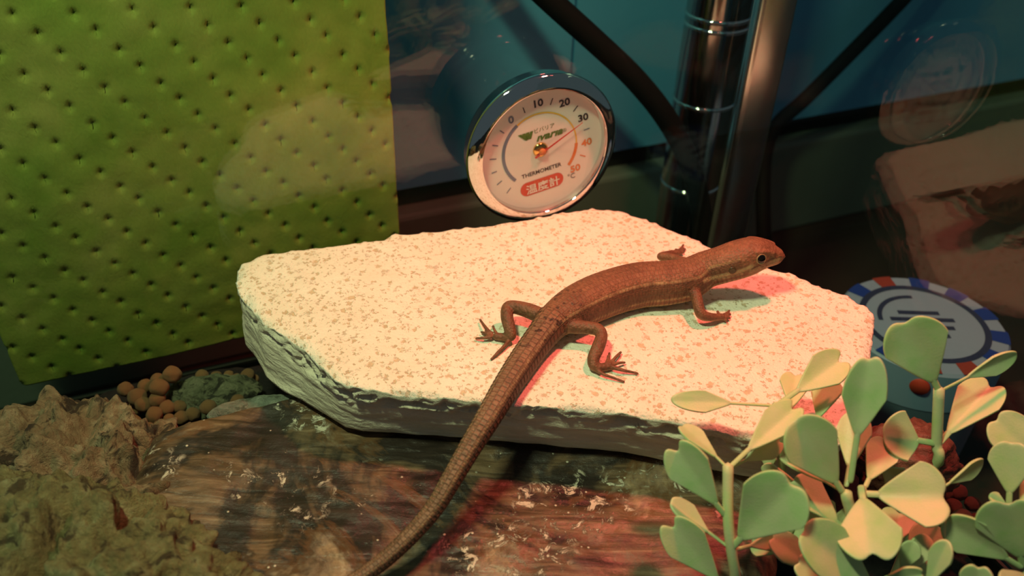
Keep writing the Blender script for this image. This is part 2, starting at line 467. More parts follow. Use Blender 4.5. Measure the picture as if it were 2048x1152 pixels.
# ------------------------------------------------------------------ green quilted sheet outside the back pane
SH0 = G0 - NB * 0.0075
def sheet_uv(px, py):
    p = at_plane(px, py, SH0, NB) - SH0
    return Vector((p.dot(DB), p.z))
uTL, uTR = sheet_uv(-25, 250), sheet_uv(783, 230)
bl, br_ = sheet_uv(45, 752), sheet_uv(500, 672)
x0, x1 = bl.x - 0.001, uTR.x
z0 = min(bl.y, br_.y) ; z1 = 0.215 - SH0.z
oo = sheet_uv(25, 28); la = sheet_uv(74, 66) - oo; lc = sheet_uv(100, -16) - oo
inv = Matrix(((la.x, lc.x), (la.y, lc.y))).inverted()
step = 0.00048
nx = int((x1 - x0) / step); nz = int((z1 - z0) / step)
vs, fs = [], []
for j in range(nz + 1):
    for i in range(nx + 1):
        x = x0 + (x1 - x0) * i / nx; z = z0 + (z1 - z0) * j / nz
        ab = inv @ (Vector((x, z)) - oo)
        ia, ib = round(ab.x), round(ab.y)
        c = oo + la * ia + lc * ib
        jx = 0.0007 * noise.noise(Vector((ia * 3.1, ib * 1.7, 0))); jz = 0.0007 * noise.noise(Vector((ia * 1.3, ib * 2.9, 5)))
        d = math.hypot((x - c.x - jx), (z - c.y - jz) * 0.75)
        dep = -0.0026 * math.exp(-(d / 0.00095) ** 3) - 0.00006 * math.exp(-(d / 0.0026) ** 2)
        p = Vector((x, z, 0))
        dep += 0.0018 * noise.noise(p * 24) + 0.0003 * noise.noise(p * 160)
        q = SH0 + DB * x + NB * dep; q.z = SH0.z + z
        vs.append(q)
for j in range(nz):
    for i in range(nx):
        a = j * (nx + 1) + i; fs.append((a, a + 1, a + nx + 2, a + nx + 1))
me = bpy.data.meshes.new('quilted_sheet'); me.from_pydata(vs, [], fs)
sh = link('quilted_sheet', me, M['sheet'])
rebase(sh, vs[nx // 2])
sd = sh.modifiers.new('thickness', 'SOLIDIFY'); sd.thickness = 0.0012; sd.offset = 1
tag(sh, 'green quilted sheet with rows of dimples hung against the back pane', 'sheet')

# ------------------------------------------------------------------ stones
def resample(poly, n):
    P = [Vector(p) for p in poly]; P.append(P[0])
    L = [0]
    for a, b in zip(P[:-1], P[1:]): L.append(L[-1] + (b - a).length)
    out = []; k = 0
    for i in range(n):
        t = L[-1] * i / n
        while L[k + 1] < t: k += 1
        f = (t - L[k]) / max(1e-9, L[k + 1] - L[k])
        out.append(P[k].lerp(P[k + 1], f))
    return out
def slab(name, poly, ztop, thick, mat, n=320, rings=40, rows=14, topfn=None, sidefn=None, side_mat=None):
    """poly: world XY outline of the top; side rows are displaced outwards by sidefn(point, f)"""
    P = resample([Vector((p.x, p.y, 0)) for p in poly], n)
    c = sum(P, Vector()) / n
    bm = bmesh.new(); prev = None
    cv = bm.verts.new((c.x, c.y, ztop + (topfn(c, 0) if topfn else 0)))
    lay = []
    for r in range(1, rings + 1):
        f = 1 - (1 - r / rings) ** 1.25
        row = []
        for p in P:
            q = c.lerp(p, f); row.append(bm.verts.new((q.x, q.y, ztop + (topfn(q, f) if topfn else 0))))
        lay.append(row)
    for r in range(1, rows + 1):
        f = r / rows; row = []
        for i, p in enumerate(P):
            nrm = (P[(i + 1) % n] - P[i - 1]).normalized(); nrm = Vector((nrm.y, -nrm.x, 0))
            if nrm.dot(p - c) < 0: nrm = -nrm
            zz = ztop + (topfn(p, 1) if topfn else 0)
            q = Vector((p.x, p.y, zz * (1 - f) + (ztop - thick) * f))
            q += nrm * (sidefn(q, f, p) if sidefn else 0)
            row.append(bm.verts.new(q))
        lay.append(row)
    for i in range(n): bm.faces.new((cv, lay[0][i], lay[0][(i + 1) % n]))
    for k, (a, b) in enumerate(zip(lay[:-1], lay[1:])):
        for i in range(n):
            f = bm.faces.new((a[i], b[i], b[(i + 1) % n], a[(i + 1) % n]))
            if side_mat and k >= rings - 1: f.material_index = 1
    f = bm.faces.new(lay[-1])
    if side_mat: f.material_index = 1
    o = from_bm(name, bm, mat)
    if side_mat: o.data.materials.append(side_mat)
    rebase(o, (c.x, c.y, ztop - thick))
    return o
stone_px = [(470, 560), (474, 535), (484, 522), (505, 511), (570, 500), (640, 492), (700, 483), (770, 474), (790, 466), (850, 461), (900, 456), (960, 452), (1000, 446),
            (1060, 436), (1100, 428), (1150, 419), (1185, 415), (1218, 415), (1250, 421), (1300, 440), (1350, 459), (1400, 479), (1460, 508), (1520, 528), (1570, 542), (1640, 568),
            (1700, 589), (1738, 612), (1752, 632), (1748, 670), (1742, 720), (1736, 770), (1708, 830), (1684, 884), (1660, 892), (1600, 886), (1510, 872), (1430, 856), (1350, 842),
            (1280, 830), (1200, 819), (1120, 812), (1030, 806), (940, 797), (850, 789), (760, 781), (705, 772), (670, 757), (640, 727), (600, 688), (560, 664), (528, 646), (500, 612), (478, 588)]
poly = [at_z(x, y, ZT) for x, y in stone_px]
def s_top(q, f):
    h = 0.00022 * noise.noise(q * 220) + 0.0005 * noise.noise(q * 25)
    e = max(0, (f - 0.955) / 0.045)
    return h - 0.0012 * e ** 2 * max(0.15, 0.8 + 1.3 * noise.noise(q * 190) + 0.7 * noise.noise(q * 480))
left_c = at_z(560, 680, ZT)
def s_side(q, f, p):
    lay = Vector((q.x * 60, q.y * 60, q.z * 260))
    d = 0.0007 * noise.noise(lay) + 0.0003 * noise.noise(lay * 3.1)
    chip = abs(noise.noise(Vector((q.x * 170, q.y * 170, q.z * 330)))) + 0.5 * abs(noise.noise(Vector((q.x * 420, q.y * 420, q.z * 700))))
    depth = 0.24 + 0.22 * noise.noise(q * 60)
    d += -0.0065 * max(-0.08, chip - 0.26) * math.exp(-((f - depth * 0.5) / max(0.06, depth * 0.6)) ** 2)
    lf = math.exp(-((p - Vector((left_c.x, left_c.y, 0))).length / 0.022) ** 2)
    front = max(0.0, min(1.0, (0.185 - p.y) / 0.02))
    d += 0.0030 * lf * f - 0.0042 * front * (1 - 0.9 * lf) * f ** 1.1          # the sides are undercut
    return d * min(1, f * 6)
stone = slab('basking_stone', poly, ZT, 0.0178, M['stone'], n=640, rings=60, rows=34, topfn=s_top, sidefn=s_side, side_mat=M['stone_side'])
tag(stone, 'large flat cream speckled stone slab under the lizard', 'stone')

PLZ = 0.0400
plate_px = [(300, 862), (360, 842), (440, 822), (500, 806), (560, 790), (700, 720), (1000, 650), (1300, 640), (1480, 720), (1560, 900), (1560, 1040), (1520, 1190), (1400, 1300),
            (1100, 1330), (700, 1330), (420, 1290), (280, 1180), (240, 1000)]
poly = [at_z(x, y, PLZ) for x, y in plate_px]
def p_top(q, f):
    h = 0.0013 * noise.noise(q * 45) + 0.0005 * noise.noise(q * 150)
    st = q.y * math.cos(R(8)) + q.x * math.sin(R(8)) + 0.004 * noise.noise(q * 40)
    h += 0.00004 * math.sin(st * 2 * math.pi / 0.0036) + 0.00012 * noise.noise(q * 500)
    e = max(0, (f - 0.93) / 0.07)
    return min(h, 0.0022) - 0.003 * e * e
def p_side(q, f, p):
    return min(1, f * 5) * (0.003 * noise.noise(q * 70) + 0.0012 * noise.noise(q * 260)) + 0.003 * math.sin(math.pi * f)
plate = slab('petrified_wood_slab', poly, PLZ, 0.034, M['wood'], n=420, rings=150, rows=12, topfn=p_top, sidefn=p_side)
tag(plate, 'dark brown streaked petrified wood slab lying beneath the cream stone', 'stone')
bpy.context.view_layer.update()
def tree_of(o):
    return BVHTree.FromPolygons([o.matrix_world @ v.co for v in o.data.vertices], [tuple(p.vertices) for p in o.data.polygons])
plate_tree = tree_of(plate)

def rock(name, c, size, mat, seed, sub=6, rough=0.25, freq=28, rz=0, flat=None, crag=0.10, pits=0.0):
    bm = bmesh.new(); bmesh.ops.create_icosphere(bm, subdivisions=sub, radius=1.0)
    sv = Vector((seed * 7.3, seed * 3.1, seed * 1.7)); Rz = Matrix.Rotation(rz, 3, 'Z')
    for v in bm.verts:
        d = v.co.normalized()
        p = Vector((d.x * size[0], d.y * size[1], d.z * size[2]))
        k = 1 + rough * noise.noise(p * freq + sv) + rough * 0.5 * noise.noise(p * freq * 2.3 + sv)
        q = p * k
        a = 1 - abs(noise.noise(q * freq * 2.6 + sv)); b = noise.noise(q * freq * 6 + sv); e = noise.noise(q * freq * 15 + sv)
        a = a * 0.6 + 0.4 * round(a * 6) / 6
        m = min(size)
        disp = m * crag * ((a - 0.75) * 0.9 + b * 0.45 + e * 0.22)
        if pits:
            hole = noise.noise(q * freq * 3.4 + sv * 2)
            if hole > 0.22: disp -= m * pits * (hole - 0.22)
        q += d * disp
        if flat is not None and q.z < flat: q.z = flat + (q.z - flat) * 0.08
        v.co = Rz @ q
    o = from_bm(name, bm, mat); o.location = c
    return o
# the brown rock is made of a long craggy mass; the ochre one lies in front of it, towards the camera
r1 = rock('craggy_rock', at_z(182, 978, 0.034) + Vector((0, 0, -0.010)), (0.049, 0.028, 0.018), M['brown_rock'], 3, 7, 0.16, 34, R(-30), -0.016, 0.52, 2.2)
tag(r1, 'rough brown craggy rock with dark pits beside the clay pellets', 'rock')
r2 = rock('ochre_rock', at_z(140, 1190, 0.052) + Vector((0, 0, -0.012)), (0.044, 0.028, 0.021), M['yellow_rock'], 5, 7, 0.13, 36, R(-32), -0.020, 0.36, 1.5)
tag(r2, 'ochre yellow pitted rock in front of the brown craggy rock', 'rock')
r3 = rock('mossy_rock', at_z(430, 778, 0.024) + Vector((0, 0, -0.005)), (0.0155, 0.008, 0.008), M['moss_rock'], 9, 5, 0.2, 70, R(10), -0.007, 0.25, 0.4)
tag(r3, 'small mossy grey green rock among the clay pellets', 'rock')
r4 = rock('stone_chip', at_z(505, 822, 0.037) + Vector((0, 0, 0.0008)), (0.0110, 0.0040, 0.0026), M['pale_chip'], 12, 5, 0.2, 90, R(18), -0.0025, 0.25)
tag(r4, 'pale blue grey stone chip at the edge of the dark wood slab', 'stone chip')

# clay pellets
pel = []
for k in range(5):
    bm = bmesh.new(); bmesh.ops.create_icosphere(bm, subdivisions=4, radius=1.0)
    for v in bm.verts:
        d = v.co.copy(); s = Vector((k * 5.1, k * 2.2, 1))
        v.co = d * (1 + 0.10 * noise.noise(d * 1.3 + s) + 0.035 * noise.noise(d * 4 + s) + 0.02 * noise.noise(d * 11 + s))
    me = bpy.data.meshes.new('clay_pellet'); bm.to_mesh(me); bm.free(); me.materials.append(M['clay'])
    me.polygons.foreach_set('use_smooth', [True] * len(me.polygons)); pel.append(me)
PELL = [(877, 125, 47, .030), (806, 158, 40, .027), (812, 190, 50, .028), (740, 185, 38, .024), (640, 200, 40, .022), (700, 240, 48, .024), (728, 277, 42, .023), (800, 250, 43, .025),
        (850, 292, 40, .023), (915, 290, 35, .022), (787, 330, 43, .023), (865, 352, 30, .022), (925, 345, 37, .022), (982, 328, 38, .022), (762, 392, 28, .021), (818, 390, 38, .022),
        (1062, 292, 42, .026), (1210, 262, 38, .025), (1030, 132, 33, .022), (1103, 137, 32, .021), (1165, 128, 26, .021), (1210, 150, 32, .021), (1262, 128, 36, .022), (675, 378, 50, .030),
        (880, 240, 33, .020), (950, 250, 30, .019), (1000, 280, 30, .019), (1120, 330, 28, .022), (760, 235, 38, .019), (690, 300, 40, .019), (1290, 150, 30, .019), (1140, 260, 30, .019)]
for i, (cx, cy, r, z) in enumerate(PELL):
    p = at_z(cx / 2.548, 700 + cy / 2.548, z)
    rr = px2m(r / 2.548, p)
    hit = subtree.ray_cast(p + Vector((0, 0, 0.1)), Vector((0, 0, -1)))
    o = bpy.data.objects.new('clay_pellet', pel[i % 5]); COL.objects.link(o)
    o.location = p; o.scale = (rr, rr, rr * random.uniform(0.88, 1.0))
    o.rotation_euler = [random.uniform(0, 6) for _ in range(3)]
    if i == 0: tag(o, 'largest brown clay pellet sitting on top of the heap', 'clay pellet', 'brown clay pellets')
    elif i == 23: tag(o, 'brown clay pellet lying against the edge of the craggy rock', 'clay pellet', 'brown clay pellets')
    elif i in (18, 19, 20, 21, 22, 30): tag(o, 'small brown clay pellet in the row behind the mossy rock', 'clay pellet', 'clay pellets behind the mossy rock')
    elif i in (16, 17, 27, 31): tag(o, 'brown clay pellet between the mossy rock and the dark wood slab', 'clay pellet', 'clay pellets before the mossy rock')
    else: tag(o, 'round brown clay pellet in the heap beside the craggy rock', 'clay pellet', 'heaped brown clay pellets')
# red clay lumps at the right
r5 = rock('red_clay_lump', at_z(1812, 925, 0.034), (0.013, 0.010, 0.011), M['red_clay'], 15, 5, 0.25, 80, 0, -0.009, 0.25)
tag(r5, 'large red clay lump behind the pale green plants', 'clay lump')
for i, (x, y, r) in enumerate([(1918, 985, 16), (1945, 1008, 15), (1905, 1015, 18), (1925, 1038, 20), (1890, 985, 18), (1955, 1040, 14), (1870, 960, 20), (1895, 1048, 16)]):
    p = at_z(x, y, 0.022 - 0.001 * (i % 3)); rr = px2m(r, p)
    o = bpy.data.objects.new('red_clay_pellet', pel[i % 5].copy()); COL.objects.link(o)
    o.data.materials[0] = M['red_clay']
    o.location = p; o.scale = (rr, rr, rr); o.rotation_euler = [random.uniform(0, 6) for _ in range(3)]
    tag(o, 'small red clay pellet beside the large red clay lump', 'clay pellet', 'red clay pellets')

# ------------------------------------------------------------------ thermometer
th = empty('dial_thermometer')
n = NB.copy()
pxl = lambda x, y: at_plane(x, y, TC, n)
ex = (pxl(880 + 705 / 2.88, 60 + 770 / 2.88) - pxl(880 + 465 / 2.88, 60 + 850 / 2.88)).normalized()
ey = n.cross(ex)
TMX = Matrix.Translation(TC) @ Matrix((ex, ey, n)).transposed().to_4x4() @ Matrix.Scale(TSC, 4)
TIN = TMX.inverted()
th.matrix_world = TMX
tag(th, 'round chrome thermometer with white dial stuck to the back pane', 'thermometer')
def loc2(cx, cy, z=0.0):                              # crop pixels of the dial -> local dial coordinates
    p = at_plane(880 + cx / 2.88, 60 + cy / 2.88, TC + n * z * TSC, n)
    q = TIN @ p
    return q.x, q.y
bzx, bzy = loc2(612, 715, 0.0036)
bm = bmesh.new()
KB = 1.065
bm_lathe(bm, [(r_ * KB, z_) for r_, z_ in [(0.0, -0.0075), (0.0215, -0.0075), (0.0232, -0.0065), (0.0238, -0.0050), (0.0246, -0.0005), (0.0250, 0.0004), (0.0250, 0.0012), (0.0243, 0.0022), (0.0218, 0.0036), (0.0207, 0.0036), (0.0203, 0.0030),
              (0.0202, 0.0002), (0.0, 0.0002)]], 96, Matrix.Translation((bzx, bzy, 0)))
o = from_bm('bezel', bm, M['chrome'], th); shade_angle(o, 40)
bm = bmesh.new(); bm_lathe(bm, [(0.0202 * KB, 0.0003), (0.0202 * KB, 0.0006), (0.0, 0.0006)], 96, Matrix.Translation((bzx, bzy, 0))); from_bm('dial_plate', bm, M['dial'], th, False)
bm = bmesh.new(); bm_lathe(bm, [(0.0204 * KB, 0.0030), (0.0200 * KB, 0.0035), (0.015, 0.0041), (0.008, 0.0044), (0.0, 0.0045)], 96, Matrix.Translation((bzx, bzy, 0))); from_bm('lens', bm, M['lens'], th)
bm = bmesh.new(); bm_lathe(bm, [(0.006, -0.0075), (0.0045, -0.010), (0.0050, -0.0125), (0.013, -0.0158), (0.0172, -0.0182), (0.0172, -0.0184), (0.0, -0.0172)], 64, Matrix.Translation((bzx, bzy, 0))); from_bm('suction_cup', bm, M['cup'], th)
ZP = 0.0007
def arc(name, r0, r1, a0, a1, mat, cx=0, cy=0):
    bm = bmesh.new(); N = 40; A, B = [], []
    for i in range(N + 1):
        a = a0 + (a1 - a0) * i / N
        A.append(bm.verts.new((cx + r0 * math.cos(a), cy + r0 * math.sin(a), ZP))); B.append(bm.verts.new((cx + r1 * math.cos(a), cy + r1 * math.sin(a), ZP)))
    for i in range(N): bm.faces.new((A[i], A[i + 1], B[i + 1], B[i]))
    return from_bm(name, bm, mat, th, False)
hx, hy = loc2(578, 690, 0.0007)
def ang(cx, cy):
    x, y = loc2(cx, cy, ZP); return math.atan2(y - hy, x - hx), math.hypot(x - hx, y - hy)
a_b0, rb0 = ang(432, 872); a_b1, rb1 = ang(448, 555)
a_y1, ry = ang(785, 650); a_o1, ro = ang(735, 775)
if a_b0 < 0: a_b0 += 2 * math.pi
rb = 0.5 * (rb0 + rb1)
arc('scale_arc', rb - 0.00055, rb + 0.00055, a_b1, a_b0, M['blue_print'], hx, hy)
arc('scale_arc', rb - 0.00025, rb + 0.00025, a_y1, a_b1, M['yellow_print'], hx, hy)
arc('scale_arc', rb - 0.00055, rb + 0.00055, a_o1, a_y1, M['orange_print'], hx, hy)
def bar(name, p, q, wid, mat, z=ZP, w2=None, par=None):
    bm = bmesh.new(); p = Vector((*p, 0)); q = Vector((*q, 0)); d = (q - p).normalized(); s = Vector((-d.y, d.x, 0)); w2 = wid if w2 is None else w2
    bm.faces.new([bm.verts.new(v + Vector((0, 0, z))) for v in (p - s * wid, p + s * wid, q + s * w2, q - s * w2)])
    return from_bm(name, bm, mat, par or th, False)
for (xa, ya, xb, yb, m) in [(478, 447, 490, 478, 'ink'), (650, 392, 636, 432, 'ink'), (794, 436, 768, 470, 'ink'), (862, 565, 828, 578, 'blue_print'), (838, 728, 806, 720, 'orange_print'),
                         (345, 580, 370, 595, 'blue_print'), (302, 665, 335, 668, 'blue_print'), (287, 747, 325, 743, 'blue_print'), (297, 826, 328, 814, 'blue_print'), (328, 893, 357, 868, 'blue_print'), (385, 940, 408, 908, 'blue_print')]:
    bar('tick_mark', loc2(xa, ya, ZP), loc2(xb, yb, ZP), 0.00016, M[m])
def text(name, s, cx, cy, size, mat, rot=0, z=ZP, shear=0, offset=0, sx=1.0, par=None, xy=None):
    cu = bpy.data.curves.new(name, 'FONT'); cu.body = s; cu.size = size; cu.align_x = 'CENTER'; cu.align_y = 'CENTER'; cu.shear = shear; cu.offset = offset
    cu.resolution_u = 3; cu.fill_mode = 'FRONT'
    tmp = bpy.data.objects.new(name, cu); COL.objects.link(tmp)
    bpy.context.view_layer.update()
    me = bpy.data.meshes.new_from_object(tmp.evaluated_get(bpy.context.evaluated_depsgraph_get()))
    bpy.data.objects.remove(tmp); bpy.data.curves.remove(cu)
    me.name = name; me.materials.clear()
    o = link(name, me, mat, par or th, False)
    x, y = xy if xy else loc2(cx, cy, z)
    o.location = (x, y, z); o.rotation_euler = (0, 0, rot); o.scale = (sx, 1, 1)
    return o
DIG = [('0', 410, 520, 'blue_print'), ('10', 563, 425, 'ink'), ('20', 718, 420, 'ink'), ('30', 824, 506, 'ink'), ('40', 845, 648, 'orange_print'), ('50', 779, 798, 'orange_print')]
for s, x, y, m in DIG: text('scale_number', s, x, y, 0.0034, M[m], offset=0.00010, sx=1.12)
text('degree_mark', '°C', 757, 843, 0.0027, M['ink'])
text('dial_lettering', 'THERMOMETER', 585, 811, 0.00205, M['ink'], offset=0.00004)
text('dial_lettering', 'ビバリア', 600, 568, 0.0019, M['green_print'])
# green slanted logo: striped V and the remaining letters
lg = text('logo', 'ıvarıa', 628, 603, 0.0035, M['green_print'], shear=0.35, offset=0.00012, sx=1.25)
text('logo_mark', '®', 718, 578, 0.0018, M['green_print'])
lx, ly = loc2(487, 618, ZP)
for k in range(3):
    bm = bmesh.new()
    x = lx - 0.0022 + k * 0.0014
    top = 0.0013
    pts = [(x, top), (x + 0.00125, top), (lx + 0.0008 + k * 0.00035, -0.0015 + k * 0.0002), (lx + 0.0001 + k * 0.0003, -0.0012)]
    bm.faces.new([bm.verts.new((a, ly + b, ZP)) for a, b in pts]); from_bm('logo_stripe', bm, M['green_print'], th, False)
bm = bmesh.new(); bm.faces.new([bm.verts.new((lx + a, ly + b, ZP)) for a, b in ((0.0021, 0.0013), (0.0032, 0.0013), (0.0022, -0.0013), (0.0013, -0.0012))]); from_bm('logo_stripe', bm, M['green_print'], th, False)
# red badge with characters
bx, by = loc2(588, 890, ZP)
bm = bmesh.new(); ring = []
for i in range(48):
    a = 2 * math.pi * i / 48
    ring.append(bm.verts.new((bx + math.copysign(0.0053, math.cos(a)) + 0.0026 * math.cos(a), by + 0.0026 * math.sin(a), ZP)))
bm.faces.new(ring); bdg = from_bm('badge', bm, M['red_print'], th, False)
text('badge_lettering', '温度計', 0, 0, 0.0038, M['white_print'], z=ZP + 0.0001, offset=0.00006, xy=(bx + 0.0003, by - 0.0006), sx=1.1)
text('badge_lettering', 'おんどけい', 0, 0, 0.0012, M['orange_print'], z=ZP + 0.0001, xy=(bx, by + 0.0017))
# hub and needle
bm = bmesh.new(); bm_lathe(bm, [(0.0026, 0.0006), (0.0026, 0.0010), (0.0020, 0.0015), (0.0, 0.0016)], 40); o = from_bm('hub', bm, M['gold'], th); o.location = (hx, hy, 0)
nx_, ny_ = loc2(822, 532, 0.0017); tx_, ty_ = loc2(548, 738, 0.0017)
bar('needle', (tx_, ty_), (nx_, ny_), 0.0004, M['needle'], 0.0018, 0.00014)
bm = bmesh.new(); bm_lathe(bm, [(0.0012, 0.0017), (0.0012, 0.0020), (0.0, 0.0021)], 24); o = from_bm('needle_cap', bm, M['orange_print'], th); o.location = (hx + 0.0003, hy - 0.0004, 0)

# ------------------------------------------------------------------ chrome rack post, cords and tub outside the tank
pb = at_depth(1374, 400, 0.372)
post = empty('rack_post', (pb.x, pb.y, SHELF)); tag(post, 'grooved dark chrome rack post standing behind the tank corner', 'post')
bm = bmesh.new()
RP = 0.0124
ringz = [at_plane(x, y, pb, Vector((0, -1, 0))).z for x, y in ((1428, 26), (1424, 45), (1402, 196), (1360, 360))]
step_ = (ringz[2] - ringz[3])
ringz.append(ringz[3] - step_)
prof = [(0.0, 0.0), (RP, 0.0)]
for z in sorted(ringz):
    z -= SHELF
    if z > 0.004: prof += [(RP, z - 0.0009), (RP - 0.0007, z - 0.0003), (RP - 0.0007, z + 0.0003), (RP, z + 0.0009)]
prof += [(RP, 0.42), (0.0, 0.42)]
bm_lathe(bm, prof, 64); o = from_bm('tube', bm, M['steel'], post); shade_angle(o, 30)
for z in sorted(ringz):
    z -= SHELF
    if z > 0.004:
        bm = bmesh.new(); bm_lathe(bm, [(RP - 0.0004, z - 0.0008), (RP + 0.0004, z - 0.0004), (RP + 0.0004, z + 0.0004), (RP - 0.0004, z + 0.0008)], 64)
        from_bm('groove_ring', bm, M['chrome'], post)
def cord(pts, wpx, lab, name='power_cord'):
    P = [at_depth(x, y, d) for x, y, d in pts]
    C = catmull(P, 10)
    bm = bmesh.new()
    rad = [px2m(wpx, Vector(P[len(P) // 2])) / 2] * len(C)
    bm_tube(bm, C, rad, 16)
    o = from_bm(name, bm, M['black']); rebase(o, C[-1]); return tag(o, lab, 'cord')
cord([(600, -760, .262), (760, -460, .266), (870, -280, .274), (960, -160, .283), (1040, -60, .292), (1105, 5, .300), (1190, 82, .310), (1270, 158, .320), (1335, 240, .331), (1380, 330, .341), (1402, 420, .354), (1405, 520, .370), (1400, 640, .386), (1398, 676, .388)], 46, 'thick black cord curving down in front of the rack post')
cord([(2250, -480, .385), (2060, -275, .393), (1905, -110, .40), (1800, 5, .402), (1700, 108, .404), (1610, 198, .405), (1555, 248, .405), (1532, 300, .403), (1526, 380, .402), (1528, 480, .402), (1530, 560, .404), (1532, 600, .410)], 29, 'thinner black cord bending over the grey green board')

tc = at_depth(1848, 645, 0.302)
tub = empty('round_tub', (tc.x, tc.y, SHELF)); tag(tub, 'short round tub with blue checked lid outside the tank', 'tub')
TR = px2m(160, tc); TH = tc.z - SHELF
bm = bmesh.new(); bm_lathe(bm, [(0, 0), (TR * 0.93, 0), (TR * 0.97, 0.001), (TR * 0.99, TH * 0.75), (0, TH * 0.75)], 72); shade_angle(from_bm('tub_body', bm, M['tub'], tub), 40)
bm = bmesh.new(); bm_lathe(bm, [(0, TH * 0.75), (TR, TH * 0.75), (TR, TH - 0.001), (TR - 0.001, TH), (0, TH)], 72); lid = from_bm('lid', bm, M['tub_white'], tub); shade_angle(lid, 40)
def disc(name, r0, r1, a0, a1, z, mat, N=24):
    bm = bmesh.new(); A, B = [], []
    for i in range(N + 1):
        a = a0 + (a1 - a0) * i / N
        A.append(bm.verts.new((r0 * math.cos(a), r0 * math.sin(a), z))); B.append(bm.verts.new((r1 * math.cos(a), r1 * math.sin(a), z)))
    for i in range(N): bm.faces.new((A[i], A[i + 1], B[i + 1], B[i]))
    return from_bm(name, bm, mat, lid, False)
for k in range(12):
    a = 2 * math.pi * k / 12 + 0.1
    disc('label_check', TR * 0.78, TR * 0.985, a, a + 0.27, TH + 0.0002, M['tub_red' if k in (3, 8, 9) else 'tub_blue'], 6)
disc('label_ring', TR * 0.70, TR * 0.78, 0, 2 * math.pi, TH + 0.0002, M['tub_dark'], 72)
disc('label_arc_print', TR * 0.50, TR * 0.56, 1.5, 3.1, TH + 0.0002, M['tub_dark'], 20)
for k, (w_, y_) in enumerate(((0.26, 0.16), (0.40, 0.02), (0.34, -0.14), (0.22, -0.30))):
    bm = bmesh.new(); bm_box(bm, -TR * w_, TR * w_, TR * y_, TR * (y_ + 0.07), TH, TH + 0.0002); from_bm('label_print_line', bm, M['tub_dark'], lid, False)
bm = bmesh.new(); bm_lathe(bm, [(0.0, 0), (0.0034, 0), (0.003, 0.0008), (0, 0.001)], 24)
rd = from_bm('red_dot', bm, M['red_print'], tub)
fd = (Vector((CAMLOC.x, CAMLOC.y, 0)) - Vector((tc.x, tc.y, 0))).normalized()
pd_ = at_plane(1838, 775, tc + fd * TR, fd)
rd.location = pd_ - tub.location - fd * 0.0008; rd.rotation_euler = fd.to_track_quat('Z', 'Y').to_euler()

# ------------------------------------------------------------------ lizard
SP = [  # px, py, half width px, height above the stone top, height / width
    (1566, 512.5, 8, .0140, .9), (1561, 512, 14, .0140, .92), (1549, 511, 20.5, .0140, .95), (1530, 509, 28.5, .0140, .98), (1506, 510.5, 36, .0138, .98), (1476, 519, 38, .0126, .98), (1445, 529, 36.5, .0110, .98),
    (1410, 540, 36, .0090, 1.0), (1375, 558, 42, .0070, .95), (1330, 566, 45, .0060, .93), (1280, 570, 46, .0056, .93), (1230, 582, 46, .0055, .93), (1185, 599, 46, .0055, .93),
    (1143, 620, 43, .0055, .93), (1108, 643, 35, .0052, .95), (1080, 676, 30, .0046, 1), (1047, 722, 29, .0043, 1), (1013, 774, 27.5, .0040, 1), (975, 838, 25, .0026, 1),
    (940, 895, 22.5, .0000, 1), (902, 960, 20.5, -.0036, 1), (864, 1022, 18.5, -.0075, 1), (800, 1092, 17, -.0115, 1), (735, 1145, 16, -.0138, 1), (655, 1190, 14, -.0150, 1), (560, 1228, 11, -.0158, 1),
    (450, 1258, 6.5, -.0166, 1), (380, 1275, 2.5, -.0170, 1)]
ctr, hw, rat = [], [], []
for x, y, h, z, k in SP:
    p = at_z(x, y, ZT + z); ctr.append(p); hw.append(px2m(h, p)); rat.append(k)
C = catmull([(*p, a, b) for p, a, b in zip(ctr, hw, rat)], 12)
cpos, crad, crat = C[:, :3], np.maximum(C[:, 3], 0.0004), C[:, 4]
bm = bmesh.new()
bm_tube(bm, [Vector(p) for p in cpos], crad, 28, crat, expo=2.35)
for sd_ in (-1, 1):                                    # brow ridges
    pts_, rr_ = [], []
    for k_ in range(int(2.3 * 12), int(4.3 * 12), 2):
        t_ = Vector(cpos[k_ + 1] - cpos[k_ - 1]).normalized(); u_ = (Vector((0, 0, 1)) - t_ * t_.z).normalized(); w_ = t_.cross(u_)
        pts_.append(Vector(cpos[k_]) + u_ * crad[k_] * 0.62 + w_ * (sd_ * crad[k_] * 0.70)); rr_.append(0.00085)
    bm_tube(bm, pts_, rr_, 10)
def H(x, y, z): return at_z(x, y, ZT + z)
limbs = []     # sampled (pos, rad)
def limb(pts, n=14):
    """pts: (px, py, height above stone, radius px)"""
    P = [H(x, y, z) for x, y, z, r in pts]
    A = catmull([(*p, px2m(q[3], p)) for p, q in zip(P, pts)], 8)
    rad = np.maximum(A[:, 3], 0.00038)
    bm_tube(bm, [Vector(a) for a in A[:, :3]], rad, n)
    limbs.append((A[:, :3], rad))
# near fore limb
limb([(1378, 572, .0066, 15), (1391, 590, .0062, 12), (1397, 612, .0050, 11), (1402, 628, .0036, 11), (1418, 634, .0026, 9.5), (1434, 634, .0018, 7.5), (1444, 633, .0014, 7)])
for pts in ([(1438, 632, .0015, 4), (1435, 622, .0014, 3)], [(1444, 631, .0014, 4), (1454, 626, .0013, 3.2), (1459, 621, .0008, 2.6)], [(1446, 632, .0014, 4), (1456, 630, .0012, 3.2), (1461, 629, .0007, 2.6)],
            [(1446, 634, .0013, 4), (1456, 635, .0011, 3.2), (1460, 637, .0006, 2.6)], [(1444, 636, .0012, 4), (1451, 640, .0010, 3), (1454, 643, .0005, 2.4)]): limb(pts, 8)
